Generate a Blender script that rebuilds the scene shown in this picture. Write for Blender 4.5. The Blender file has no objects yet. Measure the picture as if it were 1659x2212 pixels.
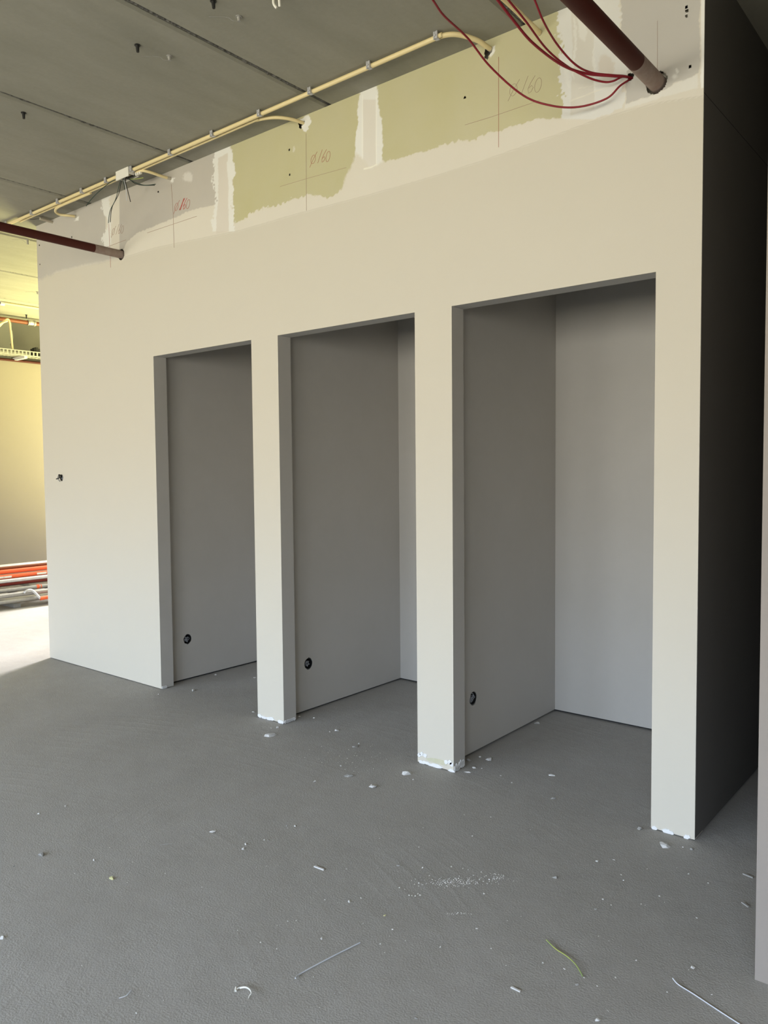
import bpy, bmesh, math, random
import numpy as np
from mathutils import Vector, Matrix
random.seed(7); rng = np.random.default_rng(5)
scn = bpy.context.scene
COL = scn.collection

# ------------------------------------------------------------------ camera
FW, FH, FPX = 1659.0, 2212.0, 1695.867
CAM = Vector((1.04285, -3.32872, 1.57465))
YAW, PITCH, ROLL = 0.685245, -0.0527779, -0.00914583
_f = Vector((-math.sin(YAW)*math.cos(PITCH), math.cos(YAW)*math.cos(PITCH), math.sin(PITCH)))
_r = Vector((math.cos(YAW), math.sin(YAW), 0)); _u = _r.cross(_f)
R_ = _r*math.cos(ROLL) + _u*math.sin(ROLL); U_ = -_r*math.sin(ROLL) + _u*math.cos(ROLL); F_ = _f
cd = bpy.data.cameras.new('camera'); cam = bpy.data.objects.new('camera', cd); COL.objects.link(cam)
cd.sensor_fit = 'HORIZONTAL'; cd.sensor_width = 36; cd.lens = FPX/FW*36; cd.clip_start = 0.05; cd.clip_end = 200
M = Matrix((R_, U_, -F_)).transposed().to_4x4(); M.translation = CAM
cam.matrix_world = M
scn.camera = cam
scn.view_settings.view_transform = 'Standard'; scn.view_settings.look = 'None'
scn.view_settings.gamma = 1.0; scn.view_settings.use_curve_mapping = False
scn.view_settings.exposure = 0.0
scn.cycles.max_bounces = 10; scn.cycles.diffuse_bounces = 6
scn.cycles.sample_clamp_indirect = 8

# ------------------------------------------------------------------ daylight (world seen through the windows)
W_FRONT_SKY = (0.74, 0.89, 1.11); W_FRONT_HAZE = (1.0, 0.965, 0.86); W_FRONT_GND = (1.0, 0.93, 0.72)
S_SKY, S_HAZE, S_GND = 21.0, 14.0, 13.6            # windows behind the camera
B_SKY = (1.0, 1.0, 0.93); B_GND = (1.0, 0.93, 0.40)
T_SKY, T_GND = 8.0, 34.0          # sunny side, behind the cubicles
w = bpy.data.worlds.new('daylight'); scn.world = w; w.use_nodes = True
nt = w.node_tree; nt.nodes.clear()
def N(t, **k):
    n = nt.nodes.new(t)
    for a, b in k.items(): setattr(n, a, b)
    return n
out = N('ShaderNodeOutputWorld'); bg = N('ShaderNodeBackground'); tc = N('ShaderNodeTexCoord'); sx = N('ShaderNodeSeparateXYZ')
nt.links.new(tc.outputs['Generated'], sx.inputs[0])
def ramp(src, lo, hi):
    m = N('ShaderNodeMapRange'); m.interpolation_type = 'SMOOTHSTEP'
    m.inputs['From Min'].default_value = lo; m.inputs['From Max'].default_value = hi
    nt.links.new(src, m.inputs['Value']); return m.outputs[0]
def mixc(fac, a, b):
    m = N('ShaderNodeMix', data_type='RGBA')
    nt.links.new(fac, m.inputs['Factor'])
    for i, v in ((6, a), (7, b)):
        if isinstance(v, tuple): m.inputs[i].default_value = (*v, 1)
        else: nt.links.new(v, m.inputs[i])
    return m.outputs[2]
zf = ramp(sx.outputs[2], -0.03, 0.06); yf = ramp(sx.outputs[1], -0.1, 0.1)
sc = lambda c, s: tuple(x*s for x in c)
zl = ramp(sx.outputs[2], -0.25, 0.0); zh = ramp(sx.outputs[2], 0.03, 0.24)
fr = mixc(zl, sc(W_FRONT_GND, S_GND), mixc(zh, sc(W_FRONT_HAZE, S_HAZE), sc(W_FRONT_SKY, S_SKY)))
zu = ramp(sx.outputs[2], 0.05, 0.5); zd = ramp(sx.outputs[2], -0.55, -0.05)
bk = mixc(zf, mixc(zd, sc(B_GND, T_GND), sc(B_GND, T_GND*.12)), mixc(zu, sc(B_SKY, T_SKY*.3), sc(B_SKY, T_SKY)))
nt.links.new(mixc(yf, fr, bk), bg.inputs[0]); nt.links.new(bg.outputs[0], out.inputs[0])

sun = bpy.data.lights.new('sun', 'SUN'); sun.energy = 12; sun.angle = math.radians(16); sun.color = (1, .96, .98)
so = bpy.data.objects.new('sun', sun); COL.objects.link(so)
so.rotation_euler = Vector((-.34, .94, .62)).to_track_quat('Z', 'Y').to_euler()
WY = -7.0; FAR_Y = 3.4
WINS = [(-8.4, -5.2), (-4.6, -2.3), (-1.7, 0.8), (1.3, 3.7)]; WZ = (1.1, 2.75)  # leftmost window is unseen, added to brighten the left of the front wall
FWIN = (-9.3, -6.5); FWZ = (0.1, 3.45)
def portal(loc, sx_, sy_, roty):
    l = bpy.data.lights.new('window_daylight', 'AREA'); l.shape = 'RECTANGLE'; l.size = sx_; l.size_y = sy_
    l.cycles.is_portal = True
    o = bpy.data.objects.new('window_daylight', l); COL.objects.link(o); o.location = loc; o.rotation_euler = (math.radians(roty), 0, 0)
for a, b in WINS: portal(((a+b)/2, WY-0.02, sum(WZ)/2), b-a, WZ[1]-WZ[0], 90)
portal((sum(FWIN)/2, FAR_Y+0.02, sum(FWZ)/2), FWIN[1]-FWIN[0], FWZ[1]-FWZ[0], -90)

# ------------------------------------------------------------------ geometry helpers
H = 2.4; CZ = 3.63; T = 0.106; DEP = 1.2655; XR = -0.0661
X = [-5.3854, -3.7819, -2.7404, -2.4997, -1.4585, -1.2248, -0.1867, 0.0]

def pt(px, py, ax, v):
    """the point of the plane axis=v that stands at a measured spot of the photograph"""
    d = F_ + R_*((px-FW/2)/FPX) - U_*((py-FH/2)/FPX)
    t = (v-CAM[ax])/d[ax]
    return CAM + d*t
def proj(P):
    d = P - np.array(CAM); z = d@np.array(F_)
    return FW/2+FPX*(d@np.array(R_))/z, FH/2-FPX*(d@np.array(U_))/z

def link(name, me, mats, parent=None):
    o = bpy.data.objects.new(name, me); COL.objects.link(o)
    for m in (mats if isinstance(mats, (list, tuple)) else [mats]): me.materials.append(m)
    if parent: o.parent = parent
    return o
def tag(o, label=None, cat=None, group=None, kind=None):
    for k, v in (('label', label), ('category', cat), ('group', group), ('kind', kind)):
        if v: o[k] = v
    return o
def empty(name, loc=(0, 0, 0)):
    o = bpy.data.objects.new(name, None); COL.objects.link(o); o.location = loc; o.empty_display_size = .05
    return o
def base(o):
    """parent meshes are built in world space; keep them there under an Empty at loc"""
    return Matrix.Translation(-o.location)

class MB:
    def __init__(s): s.v = []; s.f = []; s.m = []; s.smooth = []
    def add(s, vs, fs, mi=0, sm=False):
        n = len(s.v); s.v += [tuple(v) for v in vs]
        for f in fs: s.f.append([i+n for i in f]); s.m.append(mi); s.smooth.append(sm)
        return s
    def box(s, x0, x1, y0, y1, z0, z1, mi=0, skip=()):
        vs = [(x, y, z) for x in (x0, x1) for y in (y0, y1) for z in (z0, z1)]
        F = {'-x': (0, 1, 3, 2), '+x': (4, 6, 7, 5), '-y': (0, 4, 5, 1), '+y': (2, 3, 7, 6), '-z': (0, 2, 6, 4), '+z': (1, 5, 7, 3)}
        return s.add(vs, [f for k, f in F.items() if k not in skip], mi)
    def tube(s, pts, r, n=12, mi=0, caps=True, rf=None):
        pts = [Vector(p) for p in pts]
        k = len(pts); tan = []
        for i in range(k):
            a = pts[max(i-1, 0)]; b = pts[min(i+1, k-1)]; tan.append((b-a).normalized())
        up = Vector((0, 0, 1)) if abs(tan[0].z) < .9 else Vector((1, 0, 0))
        u = tan[0].cross(up).normalized(); vs = []
        for i in range(k):
            u = (u - tan[i]*u.dot(tan[i])).normalized(); v = tan[i].cross(u)
            rr = r*(rf[i] if rf else 1)
            for j in range(n):
                a = 2*math.pi*j/n; vs.append(pts[i] + u*rr*math.cos(a) + v*rr*math.sin(a))
        fs = [(i*n+j, i*n+(j+1) % n, (i+1)*n+(j+1) % n, (i+1)*n+j) for i in range(k-1) for j in range(n)]
        s.add(vs, fs, mi, True)
        if caps: s.add(vs[:n], [tuple(range(n))], mi); s.add(vs[-n:], [tuple(range(n))[::-1]], mi)
        return s
    def mesh(s, name, off=(0, 0, 0)):
        me = bpy.data.meshes.new(name); o = Vector(off)
        me.from_pydata([Vector(v)-o for v in s.v], [], s.f); me.validate(verbose=False) if False else None
        me.polygons.foreach_set('material_index', s.m); me.polygons.foreach_set('use_smooth', s.smooth)
        me.update()
        bm = bmesh.new(); bm.from_mesh(me); bmesh.ops.recalc_face_normals(bm, faces=bm.faces); bm.to_mesh(me); bm.free()
        return me
    def build(s, name, mats, parent=None):
        return link(name, s.mesh(name, parent.matrix_world.translation if parent and False else (parent.location if parent else (0, 0, 0))), mats, parent)

def smooth_path(P, per=8):
    P = [Vector(p) for p in P]; Q = []
    for i in range(len(P)-1):
        p0 = P[max(i-1, 0)]; p1 = P[i]; p2 = P[i+1]; p3 = P[min(i+2, len(P)-1)]
        for j in range(per):
            t = j/per
            Q.append(.5*((2*p1)+(p2-p0)*t+(2*p0-5*p1+4*p2-p3)*t*t+(3*p1-3*p2+p3-p0)*t**3))
    Q.append(P[-1]); return Q

# ------------------------------------------------------------------ materials
def mat(name, color, rough=.8, metal=0, noise=None, bump=None, attr=None, coat=0, spec=.4):
    """noise=(scale, amount[, second colour]) mottling, bump=(scale, strength, distance)"""
    m = bpy.data.materials.new(name); m.use_nodes = True; t = m.node_tree; b = t.nodes['Principled BSDF']
    b.inputs['Roughness'].default_value = rough; b.inputs['Metallic'].default_value = metal
    b.inputs['Specular IOR Level'].default_value = spec; b.inputs['Coat Weight'].default_value = coat
    L = t.links.new
    geo = t.nodes.new('ShaderNodeTexCoord'); co = geo.outputs['Object']
    if attr:
        a = t.nodes.new('ShaderNodeAttribute'); a.attribute_name = attr; csrc = a.outputs['Color']
    else:
        c = t.nodes.new('ShaderNodeRGB'); c.outputs[0].default_value = (*color, 1); csrc = c.outputs[0]
    for (s, amt, c2) in (noise or []):
        n = t.nodes.new('ShaderNodeTexNoise'); n.inputs['Scale'].default_value = s; n.inputs['Detail'].default_value = 6
        n.inputs['Roughness'].default_value = .6; L(co, n.inputs['Vector'])
        r = t.nodes.new('ShaderNodeMapRange'); r.inputs['From Min'].default_value = .35; r.inputs['From Max'].default_value = .7
        r.inputs['To Max'].default_value = amt; L(n.outputs['Fac'], r.inputs['Value'])
        x = t.nodes.new('ShaderNodeMix'); x.data_type = 'RGBA'; L(r.outputs[0], x.inputs['Factor']); L(csrc, x.inputs[6]); x.inputs[7].default_value = (*c2, 1)
        csrc = x.outputs[2]
    L(csrc, b.inputs['Base Color'])
    if bump:
        prev = None
        for (s, st, d) in bump:
            n = t.nodes.new('ShaderNodeTexNoise'); n.inputs['Scale'].default_value = s; n.inputs['Detail'].default_value = 5; L(co, n.inputs['Vector'])
            bn = t.nodes.new('ShaderNodeBump'); bn.inputs['Strength'].default_value = st; bn.inputs['Distance'].default_value = d
            L(n.outputs['Fac'], bn.inputs['Height'])
            if prev: L(prev, bn.inputs['Normal'])
            prev = bn.outputs[0]
        L(prev, b.inputs['Normal'])
    return m

SKIM = (.57, .53, .445)
m_skim = mat('skim_plaster', SKIM, .75, noise=[(1.6, .35, (.59, .54, .455)), (6, .18, (.53, .50, .435))], bump=[(3, .15, .02), (160, .08, .002)])
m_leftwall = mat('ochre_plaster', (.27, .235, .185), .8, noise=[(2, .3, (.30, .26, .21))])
m_tray = mat('dull_white_steel', (.38, .38, .34), .5)
m_oldputty = mat('dull_putty', (.20, .20, .175), .85)
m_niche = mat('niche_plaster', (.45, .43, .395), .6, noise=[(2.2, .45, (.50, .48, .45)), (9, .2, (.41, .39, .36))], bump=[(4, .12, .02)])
m_paint = mat('painted_wall', SKIM, .75, attr='paint', noise=[(1.3, .22, (.595, .545, .455)), (5, .12, (.53, .50, .435))], bump=[(60, .06, .003)])
m_board_and_shade = mat('grey_board_and_shade', (.11, .105, .095), .8, noise=[(3, .3, (.13, .125, .115))])  # far wall's bare board; in the passage it is painted shade
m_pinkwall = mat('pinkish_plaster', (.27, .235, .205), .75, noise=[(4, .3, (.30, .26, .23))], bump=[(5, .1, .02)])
m_dark = mat('gap_shade', (.02, .02, .02), .9)
m_putty = mat('joint_compound', (.74, .74, .73), .8, noise=[(30, .4, (.6, .6, .6))], bump=[(80, .4, .004)])
m_ceil = mat('precast_concrete', (.295, .285, .235), .85, noise=[(1.3, .7, (.215, .21, .17)), (3, .5, (.335, .32, .27)), (45, .15, (.18, .18, .155))], bump=[(30, .15, .005)])
m_groove = mat('joint_grout', (.085, .083, .075), .95, noise=[(60, .6, (.24, .23, .21))], bump=[(50, .8, .02)])
m_conduit = mat('cream_conduit', (.72, .60, .33), .38, noise=[(8, .15, (.66, .55, .32))])
m_dust = mat('dusty_conduit', (.45, .40, .31), .7, noise=[(40, .4, (.55, .5, .42))])
m_zinc = mat('zinc_clip', (.50, .50, .52), .35, metal=.25)
m_redpipe = mat('red_oxide_pipe', (.060, .011, .007), .6, noise=[(15, .3, (.08, .02, .013))], spec=.2)
m_pipeend = mat('dusty_pipe_end', (.30, .235, .20), .8, noise=[(25, .6, (.20, .12, .10))])
m_redcable = mat('red_cable', (.22, .012, .022), .45)
m_whitebox = mat('white_plastic', (.72, .70, .64), .45, noise=[(30, .2, (.6, .58, .5))])
m_black = mat('black_plastic', (.012, .012, .012), .5)
m_green = mat('dark_green_wire', (.02, .045, .035), .5)
m_yg = mat('yellow_green_wire', (.42, .45, .10), .5, noise=[(12, .8, (.15, .30, .10))])
m_greyw = mat('grey_wire', (.58, .60, .64), .4)
m_wiregrey = mat('dull_wire', (.25, .26, .28), .5)
m_silver = mat('aluminium_tube', (.62, .62, .62), .4, metal=.35, noise=[(20, .4, (.45, .44, .42))])
m_orange = mat('orange_enamel', (.80, .125, .035), .45, noise=[(18, .25, (.55, .12, .07))])
m_dred = mat('dark_red_enamel', (.22, .03, .02), .5)
m_galv = mat('galvanised_tube', (.36, .35, .33), .5, metal=.3, noise=[(25, .5, (.25, .24, .22))])
m_chip = mat('plaster_chip', (.60, .59, .57), .85, noise=[(60, .5, (.45, .44, .42))], bump=[(120, .5, .003)])
m_chipg = mat('mortar_chip', (.33, .32, .30), .9, noise=[(80, .5, (.2, .2, .19))])
m_chipy = mat('green_board_chip', (.55, .53, .28), .85)
m_brownpipe = mat('orange_brown_pipe', (.20, .055, .02), .45, noise=[(6, .3, (.15, .045, .02))])
m_pencil = mat('red_pencil', (.42, .17, .12), .9)
m_pencil2 = mat('faint_pencil', (.38, .27, .21), .9)
m_pencil3 = mat('strong_red_pencil', (.50, .07, .06), .9)
m_wframe = mat('window_frame_paint', (.6, .6, .6), .5)

_t = m_ceil.node_tree
_mp = _t.nodes.new('ShaderNodeMapping'); _mp.inputs['Scale'].default_value = (2.2, .55, 1)
_t.links.new(_t.nodes['Texture Coordinate'].outputs['Object'], _mp.inputs['Vector'])
for _n in [n for n in _t.nodes if n.type == 'TEX_NOISE' and n.inputs['Scale'].default_value < 5]: _t.links.new(_mp.outputs[0], _n.inputs['Vector'])
# floor screed: mottling, fine grain, curved trowel sweeps
m_floor = mat('floor_screed', (.335, .318, .29), .78, noise=[(.8, .7, (.27, .256, .232)), (3, .45, (.385, .37, .345)), (60, .35, (.27, .26, .24)), (11, .14, (.45, .44, .425))], bump=[(9, .10, .02), (150, .45, .004), (45, .12, .006)], spec=.3)
def trowel():
    t = m_floor.node_tree; L = t.links.new; b = t.nodes['Principled BSDF']
    co = t.nodes['Texture Coordinate'].outputs['Object']; prev = b.inputs['Normal'].links[0].from_socket
    for (cx, cy, sc_, st) in ((-1.9, -3.6, 4, .10), (1.9, -.2, 5, .08)):
        mp = t.nodes.new('ShaderNodeMapping'); mp.inputs['Location'].default_value = (-cx, -cy, 0); L(co, mp.inputs['Vector'])
        wv = t.nodes.new('ShaderNodeTexWave'); wv.wave_type = 'RINGS'; wv.rings_direction = 'Z'; wv.inputs['Scale'].default_value = sc_
        wv.inputs['Distortion'].default_value = 2.5; wv.inputs['Detail'].default_value = 4; wv.inputs['Detail Scale'].default_value = .8
        L(mp.outputs[0], wv.inputs['Vector'])
        ns = t.nodes.new('ShaderNodeTexNoise'); ns.inputs['Scale'].default_value = 1.2; L(mp.outputs[0], ns.inputs['Vector'])
        mu = t.nodes.new('ShaderNodeMath'); mu.operation = 'MULTIPLY'
        pw = t.nodes.new('ShaderNodeMath'); pw.operation = 'POWER'; pw.inputs[1].default_value = 5; L(wv.outputs['Fac'], pw.inputs[0])
        mr = t.nodes.new('ShaderNodeMapRange'); mr.inputs['From Min'].default_value = .5; mr.inputs['From Max'].default_value = .68; L(ns.outputs['Fac'], mr.inputs['Value'])
        L(pw.outputs[0], mu.inputs[0]); L(mr.outputs[0], mu.inputs[1])
        bn = t.nodes.new('ShaderNodeBump'); bn.inputs['Strength'].default_value = st; bn.inputs['Distance'].default_value = .006
        L(mu.outputs[0], bn.inputs['Height']); L(prev, bn.inputs['Normal']); prev = bn.outputs[0]
    L(prev, b.inputs['Normal'])
trowel()

# ------------------------------------------------------------------ room shell
S = lambda o: tag(o, kind='structure')
XL, XRR = -9.4, 4.6
S(MB().box(XL-.3, XRR+.3, WY-.3, FAR_Y+.3, -.25, 0).build('floor', m_floor))
# ceiling of precast planks with rough joints along y
mb = MB(); joints = [-0.81-1.2475*k for k in range(-5, 8)]; xs = [XRR+.3]+sorted([j for j in joints if XL < j < XRR+.2], reverse=True)+[XL-.3]
g = .014
for i in range(len(xs)-1):
    x1 = xs[i]-(g if i else 0); x0 = xs[i+1]+(g if i < len(xs)-2 else 0)
    c = .012
    y0, y1 = WY-.3, FAR_Y+.3
    vs = [(x0-0, y, z) for y in (y0, y1) for z in (CZ+.02, CZ+.2)]
    prof = [(x0, CZ+.2), (x0, CZ+c), (x0+c, CZ), (x1-c, CZ), (x1, CZ+c), (x1, CZ+.2)]
    vv = [(x, y, z) for y in (y0, y1) for x, z in prof]; n = len(prof)
    mb.add(vv, [(k, (k+1) % n, n+(k+1) % n, n+k) for k in range(n)]+[tuple(range(n)), tuple(range(n, 2*n))[::-1]])
ceil_o = S(mb.build('ceiling', m_ceil))
# grout strip inside the joints (ragged), child of the ceiling
for j in xs[1:-1]:
    mb = MB(); n = 700; y = np.linspace(WY, FAR_Y, n)
    a = -g-.002+rng.normal(0, .0015, n); z = CZ+.010+rng.normal(0, .0035, n)
    vs = []; 
    for k in range(n): vs += [(j-g-.001, y[k], CZ+.016), (j-.004, y[k], z[k]), (j+.004, y[k], z[(k*7) % n]), (j+g+.001, y[k], CZ+.016)]
    fs = [(4*k+q, 4*k+q+1, 4*k+q+5, 4*k+q+4) for k in range(n-1) for q in range(3)]
    mb.add(vs, fs).build('joint_grout', m_groove, ceil_o)

# wall behind the camera with its windows; the leftmost one is an added light source
mb = MB()
ed = [XL-.3]+[v for ab in WINS for v in ab]+[XRR+.3]
for i in range(0, len(ed), 2): mb.box(ed[i], ed[i+1], WY-.25, WY, 0, CZ)
for a, b in WINS: mb.box(a, b, WY-.25, WY, 0, WZ[0]); mb.box(a, b, WY-.25, WY, WZ[1], CZ)
S(mb.build('wall_back', m_skim))
def window(n, a, b, y, z0, z1, mull=1):
    mb = MB(); w_ = .06
    mb.box(a, a+w_, y-.04, y+.04, z0, z1).box(b-w_, b, y-.04, y+.04, z0, z1).box(a+w_, b-w_, y-.04, y+.04, z0, z0+w_).box(a+w_, b-w_, y-.04, y+.04, z1-w_, z1)
    for k in range(mull):
        x = a+(b-a)*(k+1)/(mull+1); mb.box(x-.03, x+.03, y-.04, y+.04, z0+w_, z1-w_)
    S(mb.build('window_%d' % n, m_wframe))
for i, (a, b) in enumerate(WINS): window(i+1, a, b, WY-.12, *WZ)
# far wall of the room behind the cubicles, with the sunny window
mb = MB(); a, b = FWIN
mb.box(XL-.3, a, FAR_Y, FAR_Y+.25, 0, CZ).box(b, XRR+.3, FAR_Y, FAR_Y+.25, 0, CZ).box(a, b, FAR_Y, FAR_Y+.25, 0, FWZ[0]).box(a, b, FAR_Y, FAR_Y+.25, FWZ[1], CZ)
S(mb.build('wall_far', m_skim)); window(5, a, b, FAR_Y+.12, *FWZ)
S(MB().box(XRR, XRR+.25, WY, -.8, 0, CZ).build('wall_right', m_skim))
# left wall: smooth lower part, bare board with putty joints above 3.07 m
lw = S(MB().box(XL-.25, XL, WY, FAR_Y, 0, 3.07).box(XL-.25, XL-.04, WY, FAR_Y, 3.07, CZ, 1).build('wall_left', [m_leftwall, m_board_and_shade]))
mb = MB()
for y0 in (-.6, .55, 1.62, 2.75):
    n = 14; zz = np.linspace(3.09, CZ, n)
    l = y0-.09+rng.normal(0, .012, n); r = y0+.10+rng.normal(0, .014, n)
    vs = []
    for k in range(n): vs += [(XL-.04, l[k], zz[k]), (XL-.037, l[k]+.012, zz[k]), (XL-.037, r[k]-.012, zz[k]), (XL-.04, r[k], zz[k])]
    mb.add(vs, [(4*k+q, 4*k+q+1, 4*k+q+5, 4*k+q+4) for k in range(n-1) for q in range(3)])
mb.build('joint_compound', m_oldputty, lw)
# near wall at the right edge of the picture
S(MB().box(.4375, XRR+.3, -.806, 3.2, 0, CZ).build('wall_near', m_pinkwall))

# ------------------------------------------------------------------ cubicle block
def holed(bx_, holes):
    """box mesh with round recesses cut by boolean; holes=(centre, axis, radius, depth)"""
    me = MB().box(*bx_).mesh('tmp'); o = bpy.data.objects.new('tmp', me); COL.objects.link(o)
    cut = []
    for (c, ax, r, d) in holes:
        mb = MB(); c = Vector(c); a = Vector((0, 0, 0)); a[ax] = d
        n = 18; e1 = Vector((0, 0, 1)); e2 = Vector((0, 1, 0)) if ax == 0 else Vector((1, 0, 0)); vs = []
        rj = [r*(1+rng.normal(0, .05)) for _ in range(n)]
        for s_ in (-1, 1):
            for k in range(n):
                q = 2*math.pi*k/n; vs.append(c+a*s_+(e1*math.cos(q)*1.05+e2*math.sin(q))*rj[k])
        mb.add(vs, [tuple(range(n)), tuple(range(n, 2*n))[::-1]]+[(k, (k+1) % n, n+(k+1) % n, n+k) for k in range(n)])
        co = bpy.data.objects.new('cut', mb.mesh('cut')); COL.objects.link(co); cut.append(co)
        md = o.modifiers.new('b', 'BOOLEAN'); md.object = co; md.operation = 'DIFFERENCE'; md.solver = 'EXACT'
    dg = bpy.context.evaluated_depsgraph_get(); dg.update()
    me2 = bpy.data.meshes.new_from_object(o.evaluated_get(dg))
    for c in cut+[o]: bpy.data.objects.remove(c)
    return me2
NI = [(X[1]+XR, X[2]-XR), (X[3]+XR, X[4]-XR), (X[5]+XR, X[6]-XR)]       # inside widths of the three cubicles
part_x = [(NI[0][0]-.11, NI[0][0]), (NI[0][1], NI[1][0]), (NI[1][1], NI[2][0])]
HOLE = [((NI[0][0], .287, .311), 1), ((NI[1][0], .291, .315), 1), ((NI[2][0], .291, .312), 1)]
GAP = .013
for i, (a, b) in enumerate(part_x):
    me = holed((a, b, T, DEP, GAP, CZ), [(HOLE[i][0], 0, .037, .055)])
    o = link('wall_partition', me, m_niche); S(o)
    MB().box(a+.02, b-.02, T, DEP, 0, GAP).build('track_gap_shade', m_dark, o)  # near-black core paints the shadow gap under the partition
a, b = NI[2][1], X[7]
o = S(MB().box(a, b, T, 1.5, GAP, CZ).build('wall_side', m_niche)); MB().box(a+.02, b-.02, T, 1.5, 0, GAP).build('track_gap_shade', m_dark, o)
o = S(MB().box(X[0], b, DEP, DEP+.11, GAP, CZ).build('wall_rear', m_niche)); MB().box(X[0], b-.02, DEP+.02, DEP+.09, 0, GAP).build('track_gap_shade', m_dark, o)
S(MB().box(X[0], X[0]+.106, T, DEP, 0, CZ).build('wall_end', m_skim))
S(MB().box(a, b, 1.5, 3.2, 0, CZ).build('wall_passage', m_niche))
# dark skin that paints shade onto the passage side (seam at 3.08 m)
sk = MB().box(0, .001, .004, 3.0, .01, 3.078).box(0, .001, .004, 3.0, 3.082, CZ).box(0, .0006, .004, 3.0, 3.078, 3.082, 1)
tag(sk.build('wall_passage_shade', [m_board_and_shade, m_dark]), kind='structure')
S(MB().box(0, .4375, 3.0, 3.2, 0, CZ).build('wall_passage_end', m_board_and_shade))

# front wall: piers and header; upper band is a fine grid carrying its painted boards and putty
ZB = 2.86
bm = bmesh.new()
def addme(me): bm.from_mesh(me)
e = GAP*.4
addme(holed((X[0], X[1], 0, T, e, H), [((-5.100, 0, 1.540), 1, .026, .05)]))
for (p, q) in ((2, 3), (4, 5), (6, 7)): addme(MB().box(X[p], X[q], 0, T, e, H).mesh('t'))
addme(MB().box(X[0], X[7], 0, T, H, ZB).mesh('t'))
addme(MB().box(X[0], X[7], .06, T, ZB, CZ).mesh('t'))
addme(MB().box(X[0], X[0]+.01, 0.0006, .06, ZB, CZ).mesh('t')); addme(MB().box(-.01, 0, 0.0006, .06, ZB, CZ).mesh('t'))
base_me = bpy.data.meshes.new('front'); bm.to_mesh(base_me); bm.free()
bv = np.array([v.co[:] for v in base_me.vertices]); bfaces = [list(p.vertices) for p in base_me.polygons]
dx = .0042
gx = np.concatenate([np.arange(X[0], -1.6, .0052), np.arange(-1.6, 0, .0034), [0.0]]); gz = np.concatenate([np.arange(ZB, CZ, .004), [CZ]])
GX, GZ = np.meshgrid(gx, gz); nx_, nz_ = len(gx), len(gz)
gv = np.stack([GX.ravel(), np.zeros(GX.size), GZ.ravel()], 1)
PU, PV = proj(gv)
_ph = rng.uniform(0, 6.28, (4, 40)); _k = rng.normal(0, 1, (4, 40, 2))
def nz(x, z, freq, ch=0):
    s = np.zeros_like(x)
    for i in range(14):
        k = _k[ch, i]; s += np.sin(freq*(k[0]*x+k[1]*z)+_ph[ch, i])
    return s/3.7
gxs, gzs = gv[:, 0], gv[:, 2]
J = 2.2*nz(gxs, gzs, 22, 0)+1.4*nz(gxs, gzs, 75, 1)+1.0*nz(gxs, gzs, 230, 2)
def sdf(poly, jit=1.0, jd=(1, 0)):
    """signed distance (picture pixels, + inside) to an outline measured on the wall"""
    x = PU+J*jit*jd[0]+jit*.5*nz(gxs, gzs, 120, 3); y = PV+J*jit*jd[1]
    P = np.array(poly, float); ins = np.zeros(len(x), bool); dmin = np.full(len(x), 1e9)
    for i in range(len(P)):
        a = P[i]; b = P[(i+1) % len(P)]
        c = ((a[1] > y) != (b[1] > y)) & (x < (b[0]-a[0])*(y-a[1])/(b[1]-a[1]+1e-12)+a[0]); ins ^= c
        ab = b-a; t = np.clip(((x-a[0])*ab[0]+(y-a[1])*ab[1])/(ab@ab+1e-9), 0, 1)
        dmin = np.minimum(dmin, np.hypot(x-a[0]-t*ab[0], y-a[1]-t*ab[1]))
    return np.where(ins, dmin, -dmin)
colr = np.tile(np.array(SKIM), (len(gv), 1))
def paint(poly, c, feather=1.2, jit=1.0, amt=1.0, jd=(1, 0)):
    a = np.clip(sdf(poly, jit, jd)/feather+.5, 0, 1)[:, None]*amt
    colr[:] = colr*(1-a)+np.array(c)*a
GREEN = (.46, .43, .245); GREY = (.43, .40, .36); PALE = (.64, .60, .52); WHITE = (.72, .715, .68); PINK = (.60, .545, .475)
big = 3000
# pale skim band above the crease
crease = [(78, 600), (262, 557), (340, 534), (520, 497), (640, 462), (770, 428), (870, 400), (960, 373), (1060, 341), (1200, 291), (1300, 254), (1420, 222), (1524, 206)]
paint([(60, 300)]+[(60, 604)]+crease+[(1540, -big), (60, -big)], PALE, 2, .6)
# grey boards
paint([(60, 300), (60, 610), (92, 602), (120, 588), (262, 556), (262, -big)], (.445, .42, .385), 8, 2)  # left board; its soft lower edge also paints the red pipe's shadow
paint([(258, 200), (258, 556), (275, 522), (300, 502), (335, 488), (372, 472), (400, 459), (430, 448), (470, 440), (470, 200)], GREY, 1.5, .35, 1, (.5, 1))
paint([(228, 300), (228, 545), (258, 553), (258, 300)], PALE, 1.0, 0)
paint([(1340, -300), (1342, 60), (1352, 110), (1352, 226), (1380, 214), (1410, 204), (1432, 196), (1460, 180), (1490, 172), (1512, 160), (1512, -300)], (.46, .44, .41), 1.6, 1.3, 1, (.7, .7))
# green boards
paint([(500, 200), (503, 360), (502, 400), (505, 482), (528, 476), (537, 462), (565, 451), (601, 442), (637, 429), (673, 424), (709, 424), (736, 411), (752, 385), (775, 350), (780, 200)], GREEN, 1.5, 1.2, 1, (.6, 1))
paint([(800, -100), (812, 200), (826, 345), (834, 351), (845, 344), (870, 338), (897, 334), (925, 327), (950, 317), (985, 306), (1020, 296), (1060, 283), (1100, 271), (1140, 262), (1190, 258), (1222, 256), (1222, -100)], GREEN, 1.5, 1.1, 1, (.3, 1.1))
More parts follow.
